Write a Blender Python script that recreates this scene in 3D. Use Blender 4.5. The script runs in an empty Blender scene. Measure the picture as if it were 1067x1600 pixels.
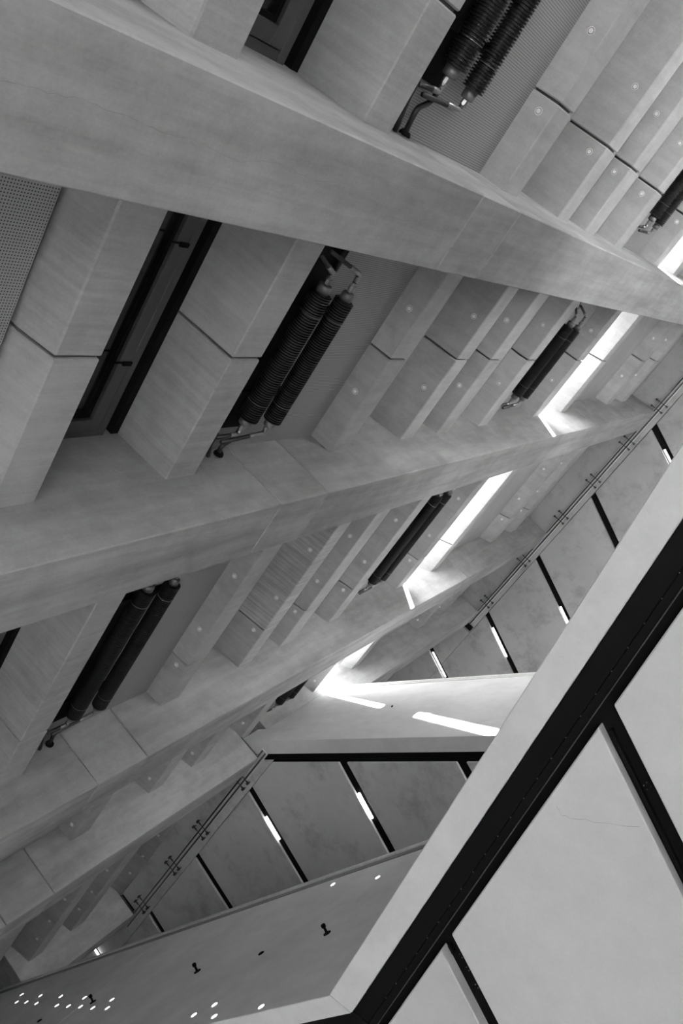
import bpy, bmesh, math, random
from mathutils import Vector, Matrix
random.seed(7)
scene = bpy.context.scene
COL = scene.collection
S = 1.8          # metres per survey unit
ZC = 1.6         # camera height above the floor

# ------------------------------------------------------------------ camera
# survey frame: h = height above the eye, y = away from the facade, c = along the facade
RM = [[0.52947878, -0.15491973, 0.83405761],
      [0.67651288, 0.67032114, -0.30495884],
      [-0.51184231, 0.72571995, 0.45972601]]      # rows h, y, c ; columns image right, image down, forward
def axis(j, s):
    return Vector((RM[1][j] * s, RM[2][j] * s, RM[0][j] * s))
cam_data = bpy.data.cameras.new('camera')
cam = bpy.data.objects.new('camera', cam_data)
COL.objects.link(cam)
rgt, up, back = axis(0, 1), axis(1, -1), axis(2, -1)
cam.matrix_world = Matrix(((rgt.x, up.x, back.x, 0), (rgt.y, up.y, back.y, 0), (rgt.z, up.z, back.z, ZC), (0, 0, 0, 1)))
cam_data.sensor_fit = 'VERTICAL'
cam_data.sensor_height = 36.0
cam_data.sensor_width = 24.0
cam_data.lens = 1257.2 / 1600 * 36.0
cam_data.clip_start = 0.02
scene.camera = cam

# ------------------------------------------------------------------ light
world = bpy.data.worlds.new('overcast')
scene.world = world
world.use_nodes = True
bg = world.node_tree.nodes['Background']
bg.inputs[0].default_value = (0.95, 0.95, 0.95, 1)
bg.inputs[1].default_value = 11.0
sun_data = bpy.data.lights.new('sun', 'SUN')
sun_data.energy = 300.0
sun_data.angle = math.radians(2.2)
sun = bpy.data.objects.new('sun', sun_data)
COL.objects.link(sun)
sd = Vector((1.0, 0.5, -0.84)).normalized()
sun.rotation_euler = sd.to_track_quat('-Z', 'Y').to_euler()
sun.location = (-8, -3, 16)
scene.view_settings.view_transform = 'Standard'
scene.view_settings.look = 'None'
scene.view_settings.gamma = 1.0
scene.view_settings.use_curve_mapping = False
scene.view_settings.exposure = 0.1

# ------------------------------------------------------------------ materials
def new_mat(name):
    m = bpy.data.materials.new(name); m.use_nodes = True
    return m, m.node_tree.nodes, m.node_tree.links, m.node_tree.nodes['Principled BSDF']

def concrete(name, lo, hi, rough=0.75, blotch=1.2, stains=0.0, streak=None, bump=0.12, sk=0.9):
    """cast concrete: cloudy tone, fine grain, optional stains and fine board streaks"""
    m, N, L, B = new_mat(name)
    geo = N.new('ShaderNodeNewGeometry')
    oi = N.new('ShaderNodeObjectInfo')
    off = N.new('ShaderNodeVectorMath'); off.operation = 'MULTIPLY_ADD'
    off.inputs[1].default_value = (1, 1, 1)
    rv = N.new('ShaderNodeVectorMath'); rv.operation = 'SCALE'
    cmb = N.new('ShaderNodeCombineXYZ')
    for i in range(3): L.new(oi.outputs['Random'], cmb.inputs[i])
    L.new(cmb.outputs[0], rv.inputs[0]); rv.inputs['Scale'].default_value = 23.0
    L.new(geo.outputs['Position'], off.inputs[0]); L.new(rv.outputs[0], off.inputs[2])
    def noise(scale, detail, rough_, vec=None):
        n = N.new('ShaderNodeTexNoise'); n.inputs['Scale'].default_value = scale
        n.inputs['Detail'].default_value = detail; n.inputs['Roughness'].default_value = rough_
        L.new(vec or off.outputs[0], n.inputs['Vector']); return n
    def math_(op, a, b):
        n = N.new('ShaderNodeMath'); n.operation = op
        for i, v in enumerate((a, b)):
            if isinstance(v, (int, float)): n.inputs[i].default_value = v
            else: L.new(v, n.inputs[i])
        return n.outputs[0]
    big = noise(blotch, 5, 0.6); fine = noise(90, 4, 0.7); mid = noise(9, 4, 0.6)
    t = math_('MULTIPLY', big.outputs['Fac'], 0.75)
    t = math_('ADD', t, math_('MULTIPLY', mid.outputs['Fac'], 0.30))
    t = math_('ADD', t, math_('MULTIPLY', fine.outputs['Fac'], 0.22))
    t = math_('SUBTRACT', t, 0.135)
    if streak:
        mp = N.new('ShaderNodeMapping'); mp.inputs['Scale'].default_value = streak
        L.new(off.outputs[0], mp.inputs['Vector'])
        sn = noise(1.0, 5, 0.65, mp.outputs[0])
        t = math_('ADD', t, math_('MULTIPLY', math_('SUBTRACT', sn.outputs['Fac'], 0.5), sk))
    tone = math_('ADD', t, math_('MULTIPLY', math_('SUBTRACT', oi.outputs['Random'], 0.5), 0.14))
    ramp = N.new('ShaderNodeValToRGB')
    ramp.color_ramp.elements[0].position = 0.30; ramp.color_ramp.elements[0].color = (lo, lo, lo, 1)
    ramp.color_ramp.elements[1].position = 0.72; ramp.color_ramp.elements[1].color = (hi, hi, hi, 1)
    L.new(tone, ramp.inputs[0])
    out = ramp.outputs[0]
    if stains > 0:
        s1 = noise(2.6, 8, 0.72); r2 = N.new('ShaderNodeValToRGB')
        r2.color_ramp.elements[0].position = 0.50; r2.color_ramp.elements[0].color = (1, 1, 1, 1)
        r2.color_ramp.elements[1].position = 0.72; v = 1 - stains; r2.color_ramp.elements[1].color = (v, v, v, 1)
        L.new(s1.outputs['Fac'], r2.inputs[0])
        mx = N.new('ShaderNodeMix'); mx.data_type = 'RGBA'; mx.blend_type = 'MULTIPLY'
        mx.inputs[0].default_value = 1.0
        L.new(out, mx.inputs[6]); L.new(r2.outputs[0], mx.inputs[7]); out = mx.outputs[2]
    L.new(out, B.inputs['Base Color'])
    B.inputs['Roughness'].default_value = rough
    B.inputs['Specular IOR Level'].default_value = 0.35
    bp = N.new('ShaderNodeBump'); bp.inputs['Strength'].default_value = bump; bp.inputs['Distance'].default_value = 0.01
    L.new(math_('ADD', fine.outputs['Fac'], mid.outputs['Fac']), bp.inputs['Height'])
    L.new(bp.outputs[0], B.inputs['Normal'])
    return m

def plain(name, v, rough=0.5, metal=0.0, grain=0.25, spec=0.5):
    m, N, L, B = new_mat(name)
    n = N.new('ShaderNodeTexNoise'); n.inputs['Scale'].default_value = 40; n.inputs['Detail'].default_value = 3
    geo = N.new('ShaderNodeNewGeometry'); L.new(geo.outputs['Position'], n.inputs['Vector'])
    r = N.new('ShaderNodeValToRGB')
    a, b = v * (1 - grain), v * (1 + grain)
    r.color_ramp.elements[0].color = (a, a, a, 1); r.color_ramp.elements[1].color = (b, b, b, 1)
    L.new(n.outputs['Fac'], r.inputs[0]); L.new(r.outputs[0], B.inputs['Base Color'])
    B.inputs['Roughness'].default_value = rough; B.inputs['Metallic'].default_value = metal
    B.inputs['Specular IOR Level'].default_value = spec
    return m

def perforated(name, v, pitch):
    """sheet pierced by a square grid of small round holes"""
    m, N, L, B = new_mat(name)
    geo = N.new('ShaderNodeNewGeometry'); sp = N.new('ShaderNodeSeparateXYZ'); L.new(geo.outputs['Position'], sp.inputs[0])
    def mth(op, a, b=0.0):
        n = N.new('ShaderNodeMath'); n.operation = op
        for i, q in enumerate((a, b)):
            if isinstance(q, (int, float)): n.inputs[i].default_value = q
            else: L.new(q, n.inputs[i])
        return n.outputs[0]
    def cell(o): return mth('SUBTRACT', mth('FRACT', mth('DIVIDE', o, pitch)), 0.5)
    a, b = cell(sp.outputs['Y']), cell(sp.outputs['Z'])
    d = mth('SQRT', mth('ADD', mth('MULTIPLY', a, a), mth('MULTIPLY', b, b)))
    hole = mth('LESS_THAN', d, 0.24)
    mx = N.new('ShaderNodeMix'); mx.data_type = 'RGBA'
    mx.inputs[6].default_value = (v, v, v, 1); mx.inputs[7].default_value = (0.012, 0.012, 0.012, 1)
    L.new(hole, mx.inputs[0]); L.new(mx.outputs[2], B.inputs['Base Color'])
    B.inputs['Roughness'].default_value = 0.6
    return m

def emitter(name, v, strength):
    m, N, L, B = new_mat(name)
    B.inputs['Base Color'].default_value = (v, v, v, 1)
    B.inputs['Emission Color'].default_value = (1, 1, 1, 1)
    B.inputs['Emission Strength'].default_value = strength
    return m

def thin_glass(name):
    m, N, L, B = new_mat(name)
    tr = N.new('ShaderNodeBsdfTransparent'); tr.inputs[0].default_value = (0.95, 0.95, 0.95, 1)
    gl = N.new('ShaderNodeBsdfGlossy'); gl.inputs['Roughness'].default_value = 0.03
    mx = N.new('ShaderNodeMixShader'); mx.inputs[0].default_value = 0.06
    L.new(tr.outputs[0], mx.inputs[1]); L.new(gl.outputs[0], mx.inputs[2])
    L.new(mx.outputs[0], N['Material Output'].inputs['Surface'])
    return m

M = dict(
    beam=concrete('beam_concrete', 0.26, 0.43, streak=(2, 38, 2), sk=0.45, stains=0.14),
    beam_smooth=concrete('smooth_concrete', 0.25, 0.41, streak=(2, 20, 2), sk=0.35, stains=0.16),
    beam_board=concrete('board_marked_concrete', 0.24, 0.44, streak=(2, 55, 2), sk=0.8),
    pillar=concrete('pillar_concrete', 0.20, 0.37, blotch=0.9, streak=(5, 9, 0.8), stains=0.16),
    parapet=concrete('parapet_concrete', 0.58, 0.76, blotch=1.6, streak=(2.5, 2.5, 7), stains=0.10),
    soffit=concrete('soffit_concrete', 0.66, 0.82, blotch=1.3, stains=0.05, bump=0.06),
    border=concrete('border_concrete', 0.74, 0.90, blotch=1.5, streak=(2.5, 2.5, 6), sk=0.5, stains=0.08, bump=0.06),
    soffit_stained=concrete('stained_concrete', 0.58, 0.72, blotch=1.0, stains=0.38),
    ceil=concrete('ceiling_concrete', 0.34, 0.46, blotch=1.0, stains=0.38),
    infill=concrete('infill_concrete', 0.24, 0.34),
    joint=plain('joint_shadow_filler', 0.06, 0.9),
    black=plain('black_metal', 0.006, 0.6, spec=0.06),
    fin=plain('black_fins', 0.012, 0.45, 0.0, spec=0.22),
    cap=plain('grey_cap', 0.16, 0.4, 0.5),
    pipe=plain('steel_pipe', 0.30, 0.33, 0.9),
    darkpipe=plain('dark_pipe', 0.05, 0.4, 0.6),
    frame=plain('window_frame_grey', 0.05, 0.5),
    darkglass=plain('dark_glazing', 0.008, 0.12),
    plug=plain('tie_plug_grey', 0.72, 0.7),
    crack=plain('crack_dark', 0.22, 0.9),
    perf=perforated('perforated_sheet', 0.29, 0.0095),
    rail_dark=plain('rail_shadow_strip', 0.26, 0.6),
    rail=plain('rail_metal', 0.72, 0.5, 0.0),
    steel=plain('galvanised_steel', 0.35, 0.4, 0.8),
    floor=concrete('floor_concrete', 0.45, 0.55),
    tube=emitter('lamp_tube', 0.9, 9.0),
    pin=emitter('pin_lens', 0.9, 4.0),  # glow of the light spots painted on the near parapet
    glass=thin_glass('clear_glass'),
)

# ------------------------------------------------------------------ building helpers
def P(h, y, c):
    return Vector((y * S, c * S, ZC + h * S))

def link(name, bm, mat, parent=None, smooth=False):
    me = bpy.data.meshes.new(name)
    bmesh.ops.recalc_face_normals(bm, faces=bm.faces[:])
    if parent is not None:
        bmesh.ops.translate(bm, verts=bm.verts[:], vec=-world_loc(parent))
    bm.to_mesh(me); bm.free()
    if smooth:
        for p in me.polygons: p.use_smooth = True
    me.materials.append(M[mat])
    o = bpy.data.objects.new(name, me)
    COL.objects.link(o)
    if parent is not None: o.parent = parent
    return o

def world_loc(o):
    v = o.location.copy()
    while o.parent is not None:
        o = o.parent; v += o.location
    return v

def tag(o, label=None, category=None, group=None, kind=None):
    for k, v in (('label', label), ('category', category), ('group', group), ('kind', kind)):
        if v: o[k] = v
    return o

def empty(name, loc, **kw):
    o = bpy.data.objects.new(name, None); COL.objects.link(o)
    o.location = loc; o.empty_display_size = 0.2
    return tag(o, **kw)

def add_solid(bm, A, Bv, bevel=0.0):
    """closed prism between two matching rings of points"""
    n = len(A)
    va = [bm.verts.new(p) for p in A]; vb = [bm.verts.new(p) for p in Bv]
    fs = [bm.faces.new(va), bm.faces.new(vb[::-1])]
    for i in range(n):
        fs.append(bm.faces.new((va[i], va[(i + 1) % n], vb[(i + 1) % n], vb[i])))
    if bevel > 0:
        ed = list({e for f in fs for e in f.edges})
        bmesh.ops.bevel(bm, geom=ed, offset=bevel * S, segments=1, affect='EDGES', clamp_overlap=True)

def section_solid(sec, c0, c1, bevel=0.0, bm=None):
    """(y,h) section extruded along the facade"""
    bm = bm or bmesh.new()
    add_solid(bm, [P(h, y, c0) for y, h in sec], [P(h, y, c1) for y, h in sec], bevel)
    return bm

def plan_solid(poly, h0, h1, bevel=0.0, bm=None):
    """(y,c) plan polygon extruded upwards"""
    bm = bm or bmesh.new()
    add_solid(bm, [P(h0, y, c) for y, c in poly], [P(h1, y, c) for y, c in poly], bevel)
    return bm

def box(h0, h1, y0, y1, c0, c1, bevel=0.0, bm=None):
    return plan_solid([(y0, c0), (y1, c0), (y1, c1), (y0, c1)], h0, h1, bevel, bm)

def clip(poly, a, b, k):
    """keep a*y + b*c >= k"""
    out = []
    for i in range(len(poly)):
        p, q = poly[i], poly[(i + 1) % len(poly)]
        dp, dq = a * p[0] + b * p[1] - k, a * q[0] + b * q[1] - k
        if dp >= 0: out.append(p)
        if dp * dq < 0:
            t = dp / (dp - dq); out.append((p[0] + (q[0] - p[0]) * t, p[1] + (q[1] - p[1]) * t))
    return out

def tube(path, r, seg=10, bm=None):
    """round pipe along world points"""
    bm = bm or bmesh.new()
    rings = []
    n = len(path)
    ref = None
    for i, p in enumerate(path):
        d = (path[min(i + 1, n - 1)] - path[max(i - 1, 0)]).normalized()
        if ref is None:
            ref = d.orthogonal().normalized()
        ref = (ref - d * ref.dot(d)).normalized()
        s = d.cross(ref)
        rr = r[i] if isinstance(r, (list, tuple)) else r
        rings.append([bm.verts.new(p + (ref * math.cos(t) + s * math.sin(t)) * rr) for t in [2 * math.pi * k / seg for k in range(seg)]])
    for a, b in zip(rings, rings[1:]):
        for k in range(seg):
            bm.faces.new((a[k], a[(k + 1) % seg], b[(k + 1) % seg], b[k]))
    bm.faces.new(rings[0][::-1]); bm.faces.new(rings[-1])
    return bm

def rounded(pts, r=0.012, k=4):
    """round the corners of a polyline"""
    out = [pts[0]]
    for i in range(1, len(pts) - 1):
        a, b, c = pts[i - 1], pts[i], pts[i + 1]
        u, v = a - b, c - b
        q = min(r * S, u.length * 0.45, v.length * 0.45)
        s, e = b + u.normalized() * q, b + v.normalized() * q
        for j in range(k + 1):
            t = j / k
            out.append(s * (1 - t) ** 2 + b * 2 * t * (1 - t) + e * t * t)
    out.append(pts[-1])
    return out

# ------------------------------------------------------------------ facade levels (survey units)
YF, YB = -0.8845, -0.7365
BEAMS = [  # bottom, top, back y, back underside height, material, label
    (0.8834, 0.9829, -0.963, 0.861, 'beam', 'pale concrete beam edging the perforated panel at the left edge of photo'),
    (1.3347, 1.4338, -1.050, 1.322, 'beam', 'concrete beam between the dark windows and the large black radiators'),
    (2.0292, 2.1293, -0.962, 2.021, 'beam_smooth', 'plugged concrete beam on the far side of the large radiators'),
    (2.4838, 2.5768, -1.016, 2.453, 'beam_board', 'broad board-marked concrete beam, second beyond the large radiators'),
    (2.7785, 2.8811, -0.947, 2.760, 'beam_smooth', 'narrow dark concrete beam, third beyond the large radiators'),
    (3.1804, 3.2750, -0.964, 3.153, 'beam_smooth', 'concrete beam directly before the small upper radiators'),
    (3.8745, 3.9670, -0.959, 3.851, 'beam_smooth', 'concrete beam between small radiators and the bright window slot'),
    (4.3299, 4.4250, -1.050, 4.147, 'beam_smooth', 'concrete beam lit white on the far side of bright window slot'),
    (5.2950, 5.4100, -0.955, 5.235, 'beam_smooth', 'next to last concrete beam before the stained ceiling'),
    (5.6950, 5.8200, -0.930, 5.640, 'beam_smooth', 'last concrete beam, closest to the stained ceiling'),
]
JOINTS = [-1.6, -0.09, 0.66, 1.09, 2.0145, 3.24, 4.47, 5.9]
PILLARS = [(-1.12, -0.94), (0.1363, 0.3138), (1.0, 1.1827), (2.2453, 2.408), (3.18, 3.345), (4.88, 5.05)]
PLUG_C = [-0.247, -0.053, 0.514, 0.80, 1.578, 1.849, 2.043, 2.77, 3.10, 4.222, 4.458, 4.66]
CEIL, MID, NEAR = 6.25, 3.19, 1.505

# backing wall behind every gap between the beams
wall = empty('wall_facade', P(-0.88, -1.1, 2), kind='structure')
def infill(name, h0, h1, y, mat):
    o = link(name, box(h0, h1, -1.3, y, -1.6, 5.9), mat, wall)
    return o
infill('perforated_panel', -2.6, 0.848, -0.965, 'perf')
infill('shadow_gap', 0.848, 0.883, -1.0, 'black')
o = link('window_backing', box(0.983, 1.3215, -1.3, -1.12, -1.6, 5.9), 'black', wall)  # added black wall, unseen, stops sky light leaking past the frames
o = link('window_backing', box(0.9835, 1.3215, -1.12, -1.05, 2.408, 5.9), 'black', wall)
infill('perforated_panel', 1.4338, 2.035, -0.962, 'perf')
infill('infill_panel', 2.1293, 2.46, -1.018, 'infill')
infill('infill_panel', 2.5768, 2.765, -0.95, 'infill')
infill('infill_panel', 2.8811, 3.16, -0.966, 'infill')
infill('perforated_panel', 3.275, 3.853, -0.961, 'perf')
infill('infill_panel', 4.425, 5.24, -0.957, 'infill')
infill('infill_panel', 5.41, 5.645, -0.932, 'infill')
infill('infill_panel', 5.82, CEIL - 0.001, -0.94, 'infill')

# ------------------------------------------------------------------ pillars
PL_LABEL = ['concrete pillar off the top of the photo',
            'broad cracked concrete pillar crossing the top of the photo',
            'broad concrete pillar, second from the top of photo',
            'broad concrete pillar, third from the top of photo',
            'concrete pillar running into the corner of the middle landing',
            'concrete pillar at lower left, half hidden by near parapet']
pillars = []
for i, (c0, c1) in enumerate(PILLARS):
    if i == 0: continue
    root = empty('concrete_pillar', P(-2.6, -0.9, (c0 + c1) / 2), label=PL_LABEL[i], category='pillar', group='facade pillars')
    pillars.append(root)
    cuts = [-2.6, 1.625, 1.845, 4.62, CEIL - 0.028]
    if c0 > 3: cuts = [-2.6, 1.625, 1.845, MID - 0.02]
    g = 0.0016
    for a, b in (zip(cuts, cuts[1:]) if i != 5 else ((-2.6, NEAR - .004), (2.392, MID - 0.02))):
        link('pillar_segment', box(a + g, b - g, -1.08, YB, c0, c1, 0.0025), 'pillar', root)
    if c0 > 3:
        link('pillar_segment', box(MID + 0.17, CEIL - 0.028, -1.08, YB, c0, c1, 0.0025), 'pillar', root)
    link('joint_core', box(cuts[0] if i != 5 else 2.395, (CEIL if c0 < 3 else MID) - 0.001, -1.07, YB - 0.012, c0 + 0.012, c1 - 0.012), 'joint', root)

def ribbon(pts, w, mat, parent, name, nrm):
    bm = bmesh.new()
    n = len(pts); top = []
    for i, p in enumerate(pts):
        d = (pts[min(i + 1, n - 1)] - pts[max(i - 1, 0)]).normalized()
        s = d.cross(nrm).normalized() * (w * S * random.uniform(0.5, 1.3))
        top.append((p + s, p - s))
    e = nrm * 0.0008
    for i in range(n - 1):
        a, b, c, d = top[i][0], top[i][1], top[i + 1][1], top[i + 1][0]
        vs = [bm.verts.new(v + e) for v in (a, b, c, d)]
        bm.faces.new(vs)
    return link(name, bm, mat, parent)

def jag(pts, k=3, amp=0.0018):
    out = []
    for a, b in zip(pts, pts[1:]):
        for j in range(k):
            t = j / k
            out.append(tuple(a[q] + (b[q] - a[q]) * t + (random.uniform(-amp, amp) if j or True else 0) for q in range(2)))
    out.append(pts[-1]); return out
crack1 = [(0.536, .224), (.556, .220), (.590, .219), (.620, .215), (.651, .216), (.687, .216), (.712, .218), (.749, .220), (.791, .218),
          (.826, .218), (.861, .223), (.901, .224), (.929, .216), (.969, .211), (1.009, .212), (1.063, .217), (1.127, .209)]
crack2 = [(1.323, .235), (1.406, .232), (1.458, .219), (1.531, .220), (1.608, .232)]
for cr in (crack1, crack2):
    ribbon([P(h, YB + 0.0004, c) for h, c in jag(cr)], 0.00035, 'crack', pillars[0], 'crack', Vector((1, 0, 0)))

# ------------------------------------------------------------------ horizontal beams with joints and tie plugs
def plug_mesh():
    bm = bmesh.new()
    prof = [(0.0, 0.0022), (0.0052, 0.0022), (0.0058, 0.0016), (0.0060, 0.0004), (0.0074, 0.0004), (0.0078, 0.0016), (0.0090, 0.0014), (0.0094, 0.0)]
    seg = 16; prev = None
    for r, z in prof:
        ring = [bm.verts.new((r * S * math.cos(2 * math.pi * k / seg), r * S * math.sin(2 * math.pi * k / seg), z * S)) for k in range(seg)] if r > 0 else [bm.verts.new((0, 0, z * S))]
        if prev:
            for k in range(seg):
                if len(prev) == 1: bm.faces.new((prev[0], ring[k], ring[(k + 1) % seg]))
                else: bm.faces.new((prev[k], ring[k], ring[(k + 1) % seg], prev[(k + 1) % seg]))
        prev = ring
    bmesh.ops.recalc_face_normals(bm, faces=bm.faces[:])
    me = bpy.data.meshes.new('tie_plug'); bm.to_mesh(me); bm.free()
    me.materials.append(M['plug']); me.materials.append(M['joint'])
    for f in me.polygons:
        if 0.0061 * S < math.hypot(f.center.x, f.center.y) < 0.0072 * S: f.material_index = 1
    return me
PLUG = plug_mesh()
for i, (a, r, yb, ab, mat, lab) in enumerate(BEAMS):
    root = empty('concrete_beam', P(a, YF, 2.0), label=lab, category='beam', group='facade beams')
    bk = -1.06 if i == 7 else -1.29        # the head of the bright slot stops at the glass
    sec = [(YF, a), (YF, r), (bk, r), (bk, ab), (yb, ab)] if i != 7 else [(YF, a), (YF, r), (bk, r), (bk, ab)]
    lip = 0.004
    core = [(YF - 0.008, a + 0.006), (YF - 0.008, r - 0.006), (bk + .01, r - 0.006), (bk + .01, ab + 0.012), (max(yb, bk + .011), ab + 0.012)]
    link('joint_core', section_solid(core, JOINTS[0], JOINTS[-1]), 'joint', root)
    for j, (c0, c1) in enumerate(zip(JOINTS, JOINTS[1:])):
        seg = link('beam_segment', section_solid(sec, c0 + 0.003, c1 - 0.003, 0.003), mat if i != 3 or j == 3 else 'beam_smooth', root)
        if i < 2: continue
        yp = -0.921
        slope = (ab - a) / (yb - YF)
        hp = a + slope * (yp - YF)
        nrm = Vector((slope, 0, -1)).normalized()
        for c in PLUG_C:
            if c0 < c < c1:
                o = bpy.data.objects.new('tie_plug', PLUG); COL.objects.link(o)
                o.parent = seg
                o.location = P(hp, yp, c) - world_loc(seg)
                o.rotation_euler = nrm.to_track_quat('Z', 'Y').to_euler()

# ------------------------------------------------------------------ dark windows between first and second beam
BAYS = [(-0.94, 0.1363), (0.3138, 1.0), (1.1827, 2.2453), (2.408, 3.18), (3.345, 4.88)]
for i, (c0, c1) in enumerate(BAYS[:3]):
    w = empty('window_%d' % (i + 1), P(0.99, -1.05, (c0 + c1) / 2), kind='structure')
    link('head_seal', box(1.300, 1.3215, -1.118, -1.052, c0, c1), 'black', w)  # black block stands for the shade in the deep gap above the frame
    link('sill', box(0.9832, 0.9895, -1.12, -1.05, c0, c1), 'frame', w)
    # outer frame
    fr = bmesh.new()
    box(1.254, 1.276, -1.10, -1.05, c0, c1, 0.001, fr)
    box(0.985, 1.254, -1.10, -1.05, c1 - 0.018, c1, 0.001, fr)
    box(0.985, 1.254, -1.10, -1.05, c0, c0 + 0.018, 0.001, fr)
    link('outer_frame', fr, 'frame', w)
    link('seal', box(1.2495, 1.254, -1.10, -1.056, c0 + 0.018, c1 - 0.018), 'black', w)
    sa = bmesh.new()
    box(1.217, 1.2495, -1.09, -1.047, c0 + 0.02, c1 - 0.02, 0.001, sa)
    box(0.99, 1.217, -1.09, -1.047, c1 - 0.052, c1 - 0.02, 0.001, sa)
    box(0.99, 1.217, -1.09, -1.047, c0 + 0.02, c0 + 0.052, 0.001, sa)
    link('sash', sa, 'frame', w)
    be = bmesh.new()
    box(1.207, 1.217, -1.09, -1.056, c0 + 0.052, c1 - 0.052, 0, be)
    box(0.99, 1.207, -1.09, -1.056, c1 - 0.062, c1 - 0.052, 0, be)
    link('gasket', be, 'black', w)
    link('pane', box(0.99, 1.207, -1.08, -1.066, c0 + 0.05, c1 - 0.05), 'darkglass', w)
    for f in (0.28, 0.70):
        c = c0 + (c1 - c0) * f
        lt = bmesh.new()
        box(1.226, 1.25, -1.047, -1.041, c - 0.006, c + 0.004, 0.001, lt)
        box(1.205, 1.252, -1.047, -1.043, c - 0.0045, c - 0.0015, 0, lt)
        link('latch', lt, 'black', w)

# ------------------------------------------------------------------ bright window slots
for i, (c0, c1) in enumerate(BAYS):
    w = empty('window_%d' % (i + 4), P(3.97, -1.06, (c0 + c1) / 2), kind='structure')
    link('pane', box(3.967, 4.147, -1.072, -1.066, c0, c1), 'glass', w)
    fr = bmesh.new()
    box(3.967, 3.98, -1.085, -1.055, c0, c1, 0, fr)
    link('frame', fr, 'frame', w)

# ------------------------------------------------------------------ finned radiators
def lathe_c(h, y, prof, seg=22, bm=None):
    """profile (c, radius) turned about a line parallel to the facade"""
    bm = bm or bmesh.new(); prev = None
    for c, r in prof:
        ring = [bm.verts.new(P(h + r * math.sin(2 * math.pi * k / seg), y + r * math.cos(2 * math.pi * k / seg), c)) for k in range(seg)]
        if prev:
            for k in range(seg):
                bm.faces.new((prev[k], ring[k], ring[(k + 1) % seg], prev[(k + 1) % seg]))
        else: bm.faces.new(ring[::-1])
        prev = ring
    bm.faces.new(prev)
    return bm

def fin_profile(c0, c1, r, pitch):
    n = max(4, int((c1 - c0) / pitch)); p = (c1 - c0) / n; out = []
    for k in range(n):
        a = c0 + k * p
        out += [(a, r * 0.80), (a + p * 0.30, r * 0.80), (a + p * 0.42, r), (a + p * 0.82, r), (a + p * 0.95, r * 0.80)]
    return out

def radiator(h1, h2, c0, c1, r1, r2, label, group, rose=None, pitch=0.0065, y=-0.928, tray=True):
    root = empty('finned_radiator', P(h1, y, (c0 + c1) / 2), label=label, category='radiator', group=group)
    if tray:
        link('backing_tray', box(h1 - 0.13, h1 + 0.03, -0.961, -0.953, c0 - 0.115, c1 + 0.05), 'black', root)  # black plate paints the shadow between beam and lower tube
        for c in (c0 + 0.06, c1 - 0.06):
            link('wall_bracket', box(h1 - 0.10, h2 + 0.01, -0.961, -0.945, c - 0.01, c + 0.01), 'black', root)
    for q, (h, r) in enumerate(((h1, r1), (h2, r2))):
        d0, d1 = c0 + 0.012 * q, c1 + 0.016 * q
        t = link('finned_tube', lathe_c(h, y, fin_profile(d0, d1, r, pitch)), 'fin', root)
        for e, s in ((d0, -1), (d1, 1)):
            link('end_cap', lathe_c(h, y, [(e, r * .62), (e + s * .018, r * .62), (e + s * .021, r * .52), (e + s * .0215, r * .2)], 18), 'cap', t, True)
            link('band', lathe_c(h, y, [(e - s * .055, r * 1.02), (e - s * .0535, r * 1.02)], 22), 'cap', t)
    for s, e in ((-1, c0), (1, c1)):
        pa = [P(h1, y, e + s * .02), P(h1 - .004, y, e + s * .052), P(h1 - .075, y - .004, e + s * (.060 if s > 0 else .085))]
        pb = [P(h2, y, e + .014 * q + s * .02), P(h2 - .004, y, e + s * .060), P(h1 - .055, y + .002, e + s * (.072 if s > 0 else .10))]
        link('pipe', tube(rounded(pa, .016), 0.0052 * S), 'darkpipe', root, True)
        link('pipe', tube(rounded(pb, .016), 0.0052 * S), 'darkpipe', root, True)
        for pth in (pa, pb):
            v = pth[0].lerp(pth[1], 0.30); u = (pth[1] - pth[0]).normalized()
            vb = tube([v - u * .012 * S, v - u * .006 * S, v - u * .0059 * S, v + u * .006 * S, v + u * .0061 * S, v + u * .013 * S],
                      [.0062 * S, .0062 * S, .0088 * S, .0088 * S, .0062 * S, .0062 * S], 8)
            link('valve', vb, 'pipe', root)
            el = rounded([pth[0].lerp(pth[1], .6), pth[1], pth[1].lerp(pth[2], .35)], .016)
            link('elbow', tube(el, 0.0066 * S), 'pipe', root, True)
    if tray:
        # riser pipes along the tray and return into the pillar
        link('riser', tube([P(h1 - .085, -.945, c0 - .12), P(h1 - .085, -.945, c0 - .07)], .007 * S), 'darkpipe', root, True)
        link('riser', tube([P(h1 + .03, -.945, c0 - .11), P(h1 + .03, -.945, c0 - .05)], .007 * S), 'darkpipe', root, True)
        if rose:
            rp = [P(h1 + .012, -.938, c1 + .045), P(h1 + .006, -.938, c1 + .078), P(h1 - .03, -.936, c1 + .098), P(h1 - .022, -.936, rose)]
            link('return_pipe', tube(rounded(rp, .012), .006 * S), 'darkpipe', root, True)
            rp = [P(h1 - .075, -.938, c1 + .05), P(h1 - .075, -.938, c1 + .09), P(h1 - .06, -.936, rose)]
            link('return_pipe', tube(rounded(rp, .012), .006 * S), 'darkpipe', root, True)
            link('pipe_collar', lathe_c(h1 - .022, -.936, [(rose - .010, .010), (rose - .004, .0135), (rose - .0005, .0135)], 16), 'black', root, True)
    else:
        link('cable', tube([P(h1 - .04, y, c1 + .05), P(h1 - .10, y - .02, c1 + .10)], .0014 * S, 6), 'darkpipe', root)
        link('cable', tube([P(h1 - .05, y, c0 - .085), P(h1 - .055, y - .01, c0 - .115)], .0014 * S, 6), 'darkpipe', root)
    return root
GL, GU = 'large finned radiators', 'small upper finned radiators'
radiator(1.588, 1.700, -0.62, -0.022, .0275, .0255, 'large pair of black finned radiator tubes cut by the top of photo', GL, 0.133)
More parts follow.
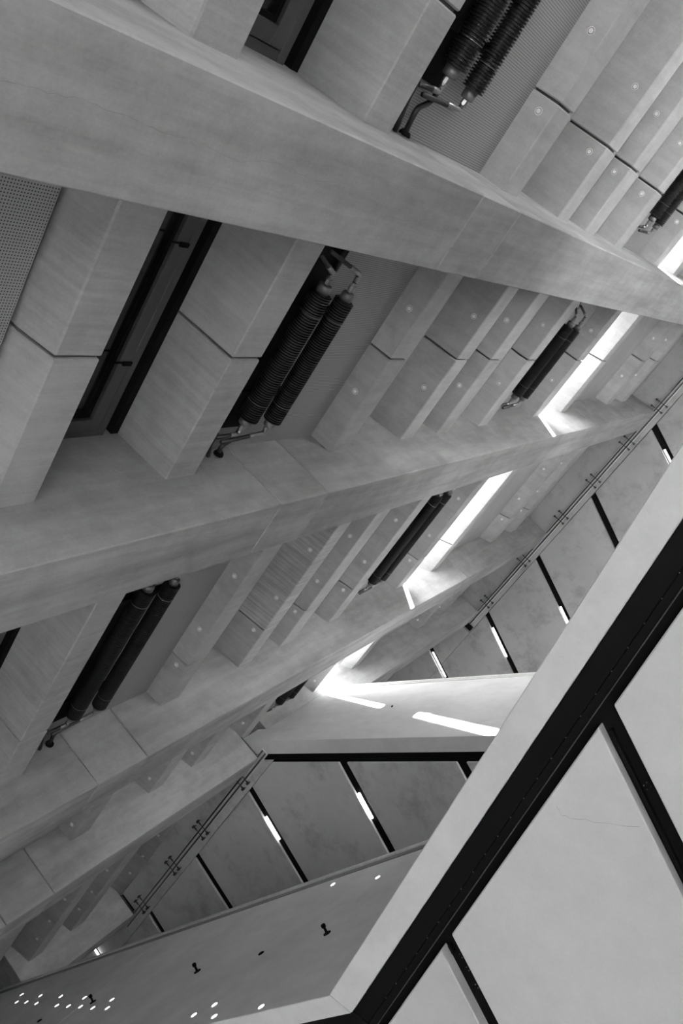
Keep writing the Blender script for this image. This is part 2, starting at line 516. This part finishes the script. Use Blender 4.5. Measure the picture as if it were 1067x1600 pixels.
radiator(1.588, 1.700, 0.504, 0.872, .0275, .0255, 'large pair of black finned radiator tubes between first two broad pillars', GL, 0.997)
radiator(1.588, 1.700, 1.500, 2.084, .0275, .0255, 'large pair of black finned radiator tubes between second and third pillars', GL, 2.242)
radiator(3.525, 3.655, -0.62, -0.020, .0255, .0225, 'small black radiator pair at the right edge of photo', GU, tray=False)
radiator(3.525, 3.655, 0.510, 0.880, .0255, .0225, 'small black radiator pair between first two broad pillars, beside bright slot', GU, tray=False)
radiator(3.525, 3.655, 1.500, 2.110, .0255, .0225, 'small black radiator pair between second and third pillars, beside bright slot', GU, tray=False)
radiator(3.525, 3.655, 2.62, 3.125, .0255, .0225, 'small black radiator pair half hidden behind the third pillar', GU, tray=False)

# ------------------------------------------------------------------ soffits: panels with black channels between them
def strip_line(y, c, slope):
    """strip through (y,c) running along (1, slope): returns a, b, k of a*y+b*c=k pointing to larger c"""
    n = math.hypot(1, slope)
    a, b = -slope / n, 1 / n
    return a, b, a * y + b * c

def panels(poly, strips, half, H, mat, parent, thick=0.026):
    lines = [strip_line(*s) for s in strips]
    for k in range(len(lines) + 1):
        q = list(poly)
        if k > 0:
            a, b, kk = lines[k - 1]; q = clip(q, a, b, kk + half)
        if k < len(lines):
            a, b, kk = lines[k]; q = clip(q, -a, -b, -(kk - half))
        if len(q) >= 3:
            link('soffit_panel', plan_solid(q, H, H + thick, 0.0025), mat, parent)

# upper ceiling
ceil = empty('ceiling', P(CEIL, 0, 2), kind='structure')
link('ceiling_slab', box(CEIL + 0.036, CEIL + 0.2, -1.3, 3.0, -1.6, 5.9), 'joint', ceil)
link('channel_plate', box(CEIL + 0.026, CEIL + 0.036, -1.29, 3.0, -1.6, 5.9), 'black', ceil)
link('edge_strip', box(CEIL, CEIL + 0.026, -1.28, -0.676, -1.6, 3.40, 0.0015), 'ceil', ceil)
UP = [(-0.675, 0.40, .43), (-0.675, 1.088, .43), (-0.675, 1.772, .46), (-0.670, 2.465, .43), (-0.670, 3.156, .42), (-0.67, 3.86, .37), (-.67, 4.55, .37)]
polyA = [(-0.673, -1.6), (3.0, -1.6), (3.0, 3.40 + 3.67 * .40), (-0.673, 3.40)]
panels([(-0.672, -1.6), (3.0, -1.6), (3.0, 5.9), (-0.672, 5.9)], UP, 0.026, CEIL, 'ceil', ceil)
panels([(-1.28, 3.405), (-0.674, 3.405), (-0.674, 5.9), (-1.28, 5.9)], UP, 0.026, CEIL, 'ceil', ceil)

# ------------------------------------------------------------------ middle landing
mid = empty('stair_landing', P(MID, 0.6, 3.4), label='landing with sunlit parapet and stained panelled underside, middle of photo', category='landing')
N1 = (0.797, 0.604)
big = [(-1.2, -1.6), (3.0, -1.6), (3.0, 5.9), (-1.2, 5.9)]
reg = clip(clip(big, N1[0], N1[1], 1.2464), 1, 0, -0.8835)
link('parapet', plan_solid(clip(reg, -N1[0], -N1[1], -1.3215), MID, 4.045, 0.002), 'border', mid)
inner = clip(clip(big, N1[0], N1[1], 1.3215), 1, 0, -0.8835)
link('floor_slab', plan_solid(inner, MID + 0.024, MID + 0.165), 'joint', mid)
link('channel_plate', plan_solid(inner, MID + 0.014, MID + 0.024), 'black', mid)
pan = clip(clip(big, N1[0], N1[1], 1.370), 1, 0, -0.667)
MS = [(0.06, 2.262, .32), (-0.39, 2.777, .31), (-0.667, 3.400, .229), (-0.667, 4.086, .150), (-0.667, 4.766, .133), (-.667, 5.45, .12)]
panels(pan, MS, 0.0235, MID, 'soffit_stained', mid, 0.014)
edge = clip(clip(clip(big, N1[0], N1[1], 1.358), -1, 0, 0.670), 1, 0, -0.8835)
# the edge strip by the facade is cut round the two pillars
for a, b in ((3.0, 3.18), (3.345, 4.88), (5.05, 5.9)):
    q = clip(clip(edge, 0, 1, a), 0, -1, -b)
    if len(q) >= 3: link('edge_strip', plan_solid(q, MID, MID + 0.014, 0.0015), 'soffit_stained', mid)
for a, b in ((3.18, 3.345), (4.88, 5.05)):
    q = clip(clip(clip(edge, 0, 1, a), 0, -1, -b), 1, 0, YB)
    if len(q) >= 3: link('edge_strip', plan_solid(q, MID, MID + 0.014), 'soffit_stained', mid)
ra = clip(clip(clip(big, N1[0], N1[1], 1.238), -N1[0], -N1[1], -1.33), 1, 0, -0.883)
rl = link('handrail', plan_solid(ra, 4.047, 4.068, 0.002), 'rail', mid)
rb = clip(clip(clip(big, N1[0], N1[1], 1.242), -N1[0], -N1[1], -1.2462), 1, 0, -0.883)
link('rail_groove', plan_solid(rb, 4.028, 4.046), 'parapet', mid)
link('parapet_stud', lathe_c(3.628, -0.44, [(2.630, .004), (2.640, .004)], 10), 'black', mid)

# ------------------------------------------------------------------ near landing
near = empty('stair_landing', P(NEAR, 0.9, 1.8), label='near pale landing with wide black channel, lower right of photo', category='landing')
NA = (0.984, -0.1750); NB = (0.95, 0.312)
KA, KB = -0.149, 0.750
K = (0.1806, 1.854)
mit = (0.31, 0.951)                      # normal of the mitre line, pointing to the far side
mk = mit[0] * K[0] + mit[1] * K[1]
def regA(k0, k1=None):
    q = clip(clip(big, NA[0], NA[1], k0), -mit[0], -mit[1], -mk + 0.0012)
    return clip(q, -NA[0], -NA[1], -k1) if k1 is not None else q
def regB(k0, k1=None):
    q = clip(clip(clip(big, NB[0], NB[1], k0), mit[0], mit[1], mk + 0.0012), 1, 0, -0.8835)
    return clip(q, -NB[0], -NB[1], -k1) if k1 is not None else q
link('parapet', plan_solid(regA(KA, KA + 0.069), NEAR, 2.362, 0.002), 'border', near)
dB = (-0.312, 0.95)
sj = dB[0] * K[0] + dB[1] * K[1] + 1.785
link('parapet', plan_solid(clip(regB(KB, KB + 0.054), -dB[0], -dB[1], -sj + .0012), NEAR, 2.362, 0.0015), 'border', near)
link('parapet', plan_solid(clip(regB(KB, KB + 0.054), dB[0], dB[1], sj + .0012), NEAR, 2.362, 0.0015), 'border', near)
for nm, f, k, w in (('handrail', regA, KA, .069), ('handrail', regB, KB, .054)):
    h = link(nm, plan_solid(f(k - 0.010, k + w + .01), 2.364, 2.386, 0.002), 'rail', near)
    link('rail_groove', plan_solid(f(k - 0.004, k + 0.0), 2.338, 2.363), 'rail_dark', near)
for f, k in ((regA, KA + 0.069), (regB, KB + 0.054)):
    link('floor_slab', plan_solid(f(k), NEAR + 0.045, NEAR + 0.17), 'joint', near)
    link('channel_plate', plan_solid(f(k), NEAR + 0.032, NEAR + 0.045), 'black', near)
    link('channel_cover', plan_solid(f(k + 0.001, k + 0.046), NEAR + 0.010, NEAR + 0.024, 0.001), 'black', near)
    link('channel_cover', plan_solid(f(k + 0.0466, k + 0.064), NEAR + 0.010, NEAR + 0.024, 0.001), 'black', near)
    link('channel_trim', plan_solid(f(k + 0.064, k + 0.066), NEAR + 0.006, NEAR + 0.030), 'frame', near)
NS = [(0.02, 0.05, .46), (0.1415, 0.742, .418), (0.261, 1.435, .345)]
panels(clip(regA(0.0045), 0, 1, -1.5), NS, 0.0245, NEAR, 'soffit', near, 0.032)
panels(regB(0.8875 - 0.02), [(0.0, 3.2, .2), (-.3, 3.9, .15)], 0.0245, NEAR, 'soffit', near, 0.032)
sc = bmesh.new()
for k in range(46):
    c = -0.9 + k * 0.058
    y = (KA + 0.069 + 0.0465 + 0.1750 * c) / NA[0]
    if mit[0] * y + mit[1] * c > mk: break
    bmesh.ops.create_icosphere(sc, subdivisions=1, radius=0.0013 * S, matrix=Matrix.Translation(P(NEAR + 0.009, y, c)))
tag(link('screws', sc, 'steel', near), kind='stuff')
cn = [(.199, .963), (.219, .971), (.243, .945), (.283, .905), (.323, .859)]
ribbon([P(NEAR - 0.0002, y, c) for y, c in jag(cn, 4, .003)], 0.00025, 'crack', near, 'crack', Vector((0, 0, -1)))
# terminal blocks and screws inside the two visible channels
for (y, c, sl), spots in (((0.1415, 0.742, .418), (.14, .33)), ((0.261, 1.435, .345), (.045, .075, .115))):
    for t in spots:
        yy, cc = y + t, c + t * sl
        bmn = bmesh.new()
        for da, db in ((-.005, -.004), (.005, -.004), (-.004, .005), (.005, .006)):
            bmesh.ops.create_icosphere(bmn, subdivisions=1, radius=0.0014 * S, matrix=Matrix.Translation(P(NEAR + .031, yy + da, cc + db)))
        tag(link('channel_screws', bmn, 'steel', near), kind='stuff')
    bx_ = bmesh.new()
    a0, a1 = (.02, .36) if c < 1 else (.01, .03)
    off = .014
    plan_solid([(y + a0, c + a0 * sl + off - .004), (y + a1, c + a1 * sl + off - .004), (y + a1, c + a1 * sl + off + .004), (y + a0, c + a0 * sl + off + .004)], NEAR + .018, NEAR + .032, .001, bx_)
    link('cable_duct', bx_, 'black', near)

# ------------------------------------------------------------------ lamps in the ceiling channels
def tube_lamp(H, p, q, label, r=0.0065):
    # H is the soffit level the lamp is let into
    a, b = P(H + 0.004, p[0], p[1] + 0.007), P(H + 0.004, q[0], q[1] + 0.007)
    root = empty('tube_lamp', (a + b) / 2, label=label, category='lamp', group='tube lamps in black channels')
    d = (b - a).normalized()
    tb = tube([a, a + d * .004, b - d * .004, b], [r * .7 * S, r * S, r * S, r * .7 * S], 12)
    link('tube', tb, 'tube', root, True)
    s = d.cross(Vector((0, 0, 1))) * 0.010 * S
    bm = bmesh.new()
    u = Vector((0, 0, 0.013 - 0.004)) * S
    v = Vector((0, 0, 0.0066)) * S
    add_solid(bm, [a + s + v, b + s + v, b - s + v, a - s + v], [a + s + u, b + s + u, b - s + u, a - s + u])
    link('holder', bm, 'black', root)
tube_lamp(CEIL, (-0.56, 3.203), (-0.31, 3.310), 'lit tube lamp in ceiling channel, right of the conduit end')
tube_lamp(CEIL, (-0.805, 3.80), (-0.575, 3.888), 'lit tube lamp in ceiling channel, just behind sunlit parapet')
tube_lamp(CEIL, (-0.275, 2.637), (-0.02, 2.748), 'lit tube lamp in ceiling channel, partly behind the near pale parapet')
tube_lamp(CEIL, (-0.505, 1.163), (-0.25, 1.272), 'lit tube lamp in ceiling channel nearest the right edge of photo')
tube_lamp(MID, (-0.228, 2.828), (-0.095, 2.870), 'lit tube lamp under middle landing, closer to the sunlit parapet')
tube_lamp(MID, (-0.505, 3.437), (-0.368, 3.469), 'lit tube lamp under middle landing, closer to the conduit')
tube_lamp(MID - 0.0145, (-0.815, 5.462), (-0.70, 5.472), 'lit tube lamp at lower left, just over near parapet rail')

# ------------------------------------------------------------------ conduit runs on the ceiling edges
def conduit(H, c0, c1, stations, label):
    root = empty('conduit_run', P(H, -0.72, (c0 + c1) / 2), label=label, category='conduit', group='conduit runs')
    for y in (-0.744, -0.722):
        link('conduit_tube', tube([P(H - 0.014, y, c0), P(H - 0.014, y, c1)], 0.0045 * S, 8), 'darkpipe', root, True)
    link('cable_tray', box(H - 0.006, H - 0.001, -0.755, -0.711, c0, c1), 'rail', root)
    for c in stations:
        for d in (-0.028, 0.028):
            cl = bmesh.new()
            box(H - 0.024, H - 0.019, -0.790, -0.756, c + d - 0.003, c + d + 0.003, 0, cl)
            box(H - 0.024, H - 0.019, -0.712, -0.688, c + d - 0.003, c + d + 0.003, 0, cl)
            box(H - 0.0215, H - 0.0195, -0.757, -0.711, c + d - 0.002, c + d + 0.002, 0, cl)
            for y in (-0.782, -0.694):
                tube([P(H - 0.036, y, c + d), P(H - 0.001, y, c + d)], 0.0026 * S, 6, cl)
                box(H - 0.030, H - 0.016, y - 0.0065, y + 0.0065, c + d - 0.0065, c + d + 0.0065, 0, cl)
            link('clamp', cl, 'darkpipe', root)
    return root
conduit(CEIL, 0.0, 3.335, [0.55, 0.95, 1.30, 1.683, 2.07, 2.553, 3.06], 'double conduit on clamps along the stained ceiling, upper right')
link('end_box', box(CEIL - 0.03, CEIL - 0.001, -0.775, -0.68, 3.336, 3.375, .001), 'black',
     [o for o in bpy.data.objects if o.name == 'conduit_run'][0])
conduit(MID, 3.13, 5.02, [3.389, 3.896, 4.289, 4.755], 'double conduit on clamps under the middle landing, lower left')

# ------------------------------------------------------------------ fittings and painted light spots on the near parapet
nB = Vector((-NB[0], -NB[1], 0))          # outward normal of the near parapet face (world x,y)
def on_face(s, h, out=0.0):
    y = K[0] + dB[0] * s - NB[0] * out; c = K[1] + dB[1] * s - NB[1] * out
    return P(h, y, c)
def disc(bm, s, h, r0, prof, seg=14):
    u = Vector((dB[0], dB[1], 0)); v = Vector((0, 0, 1)); prev = None
    for o, r in prof:
        ring = [bm.verts.new(on_face(s, h, o) + (u * math.cos(2 * math.pi * k / seg) + v * math.sin(2 * math.pi * k / seg)) * r * r0 * S) for k in range(seg)]
        if prev:
            for k in range(seg): bm.faces.new((prev[k], prev[(k + 1) % seg], ring[(k + 1) % seg], ring[k]))
        else: bm.faces.new(ring)
        prev = ring
    bm.faces.new(prev[::-1])
    return bm
SPR = ['nearest the mitred corner', 'in the middle of the near parapet', 'among the bright pin lights at lower left']
for s, lab in zip((0.301, 0.976, 1.677), SPR):
    root = empty('wall_spigot', on_face(s, 1.874), label='small black spigot on round plate, ' + lab, category='fitting', group='parapet spigots')
    link('plate', disc(bmesh.new(), s, 1.874, .013, [(0.0003, 1), (.003, 1), (.004, .8)]), 'black', root)
    link('stem', disc(bmesh.new(), s, 1.874, .0042, [(.003, 1), (.020, 1)]), 'black', root)
    link('head', disc(bmesh.new(), s, 1.874, .0075, [(.020, .8), (.022, 1), (.030, 1), (.032, .7)], 8), 'black', root)
for s, h, lab in ((0.618, 1.87, 'flat black cover disc between the two right-hand spigots'), (2.062, 1.845, 'flat black cover disc at the bottom left edge')):
    tag(link('cover_disc', disc(bmesh.new(), s, h, .011, [(0.0003, 1), (.002, 1), (.0035, .8)]), 'black'), lab, 'fitting')
ORD = ['leftmost', 'second', 'third', 'fourth', 'fifth', 'sixth', 'seventh', 'eighth']
PINS = [  # painted light spots: distance along the face, height, label, group
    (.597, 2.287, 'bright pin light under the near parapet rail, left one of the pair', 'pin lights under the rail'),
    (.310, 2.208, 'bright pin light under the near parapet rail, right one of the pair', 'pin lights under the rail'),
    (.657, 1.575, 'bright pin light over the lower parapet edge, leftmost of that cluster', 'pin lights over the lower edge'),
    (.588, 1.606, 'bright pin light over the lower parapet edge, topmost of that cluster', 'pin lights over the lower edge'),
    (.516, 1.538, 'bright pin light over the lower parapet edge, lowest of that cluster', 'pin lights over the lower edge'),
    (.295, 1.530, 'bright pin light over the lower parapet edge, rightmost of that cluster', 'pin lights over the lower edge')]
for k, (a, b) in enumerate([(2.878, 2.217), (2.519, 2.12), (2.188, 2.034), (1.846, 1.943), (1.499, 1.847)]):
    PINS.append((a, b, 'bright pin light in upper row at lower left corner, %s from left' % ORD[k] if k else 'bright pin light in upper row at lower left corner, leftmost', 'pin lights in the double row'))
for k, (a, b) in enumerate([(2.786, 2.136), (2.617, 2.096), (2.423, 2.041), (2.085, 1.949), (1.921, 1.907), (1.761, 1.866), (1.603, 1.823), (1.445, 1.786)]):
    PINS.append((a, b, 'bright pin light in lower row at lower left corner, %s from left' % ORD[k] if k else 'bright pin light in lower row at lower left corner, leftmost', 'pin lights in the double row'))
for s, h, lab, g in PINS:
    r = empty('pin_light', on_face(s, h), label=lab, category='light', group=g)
    link('lens', disc(bmesh.new(), s, h, .0095, [(0.0004, 1), (.001, .95)], 14), 'pin', r)  # glowing disc stands in for a spot of light falling on the parapet

# ------------------------------------------------------------------ unseen hall walls, added; gaps sized to let in fill light
WB = -2.6
tag(link('floor', box(WB - .1, WB, -1.3, 3.0, -1.8, 6.05), 'floor'), kind='structure')
wo = empty('wall_opposite', P(WB, 1.8, 2), kind='structure')
link('wall_piece', box(WB, -2.35, 1.75, 1.85, -1.65, 6.0), 'parapet', wo)
link('wall_piece', box(-1.84, NEAR + .17, 1.75, 1.85, -1.65, 6.0), 'parapet', wo)
link('wall_piece', box(NEAR + .17, 3.95, 3.0, 3.1, -1.65, 6.0), 'parapet', wo)
link('wall_piece', box(4.22, CEIL + .2, 3.0, 3.1, -1.65, 6.0), 'parapet', wo)
wb = empty('wall_behind', P(WB, 1, -1.7), kind='structure')
link('wall_piece', box(WB, -2.35, -1.3, 3.1, -1.8, -1.65), 'parapet', wb)
link('wall_piece', box(-1.92, 1.2, -1.3, 3.1, -1.8, -1.65), 'parapet', wb)
link('wall_piece', box(2.0, 2.5, -1.3, 3.1, -1.8, -1.65), 'parapet', wb)
link('wall_piece', box(1.2, 2.0, -0.3, 3.1, -1.8, -1.65), 'parapet', wb)
link('wall_piece', box(1.2, 2.0, -1.3, -0.88, -1.8, -1.65), 'parapet', wb)
link('wall_piece', box(-2.35, -1.92, 1.85, 3.1, -1.8, -1.65), 'parapet', wb)
link('wall_piece', box(3.3, CEIL + .2, -1.3, 3.1, -1.8, -1.65), 'parapet', wb)
link('wall_piece', box(2.5, 3.3, -1.3, -0.2, -1.8, -1.65), 'parapet', wb)
link('wall_piece', box(2.5, 3.3, 2.7, 3.1, -1.8, -1.65), 'parapet', wb)
tag(link('wall_end', box(WB, CEIL + .2, -1.3, 3.1, 5.92, 6.05), 'parapet'), kind='structure')
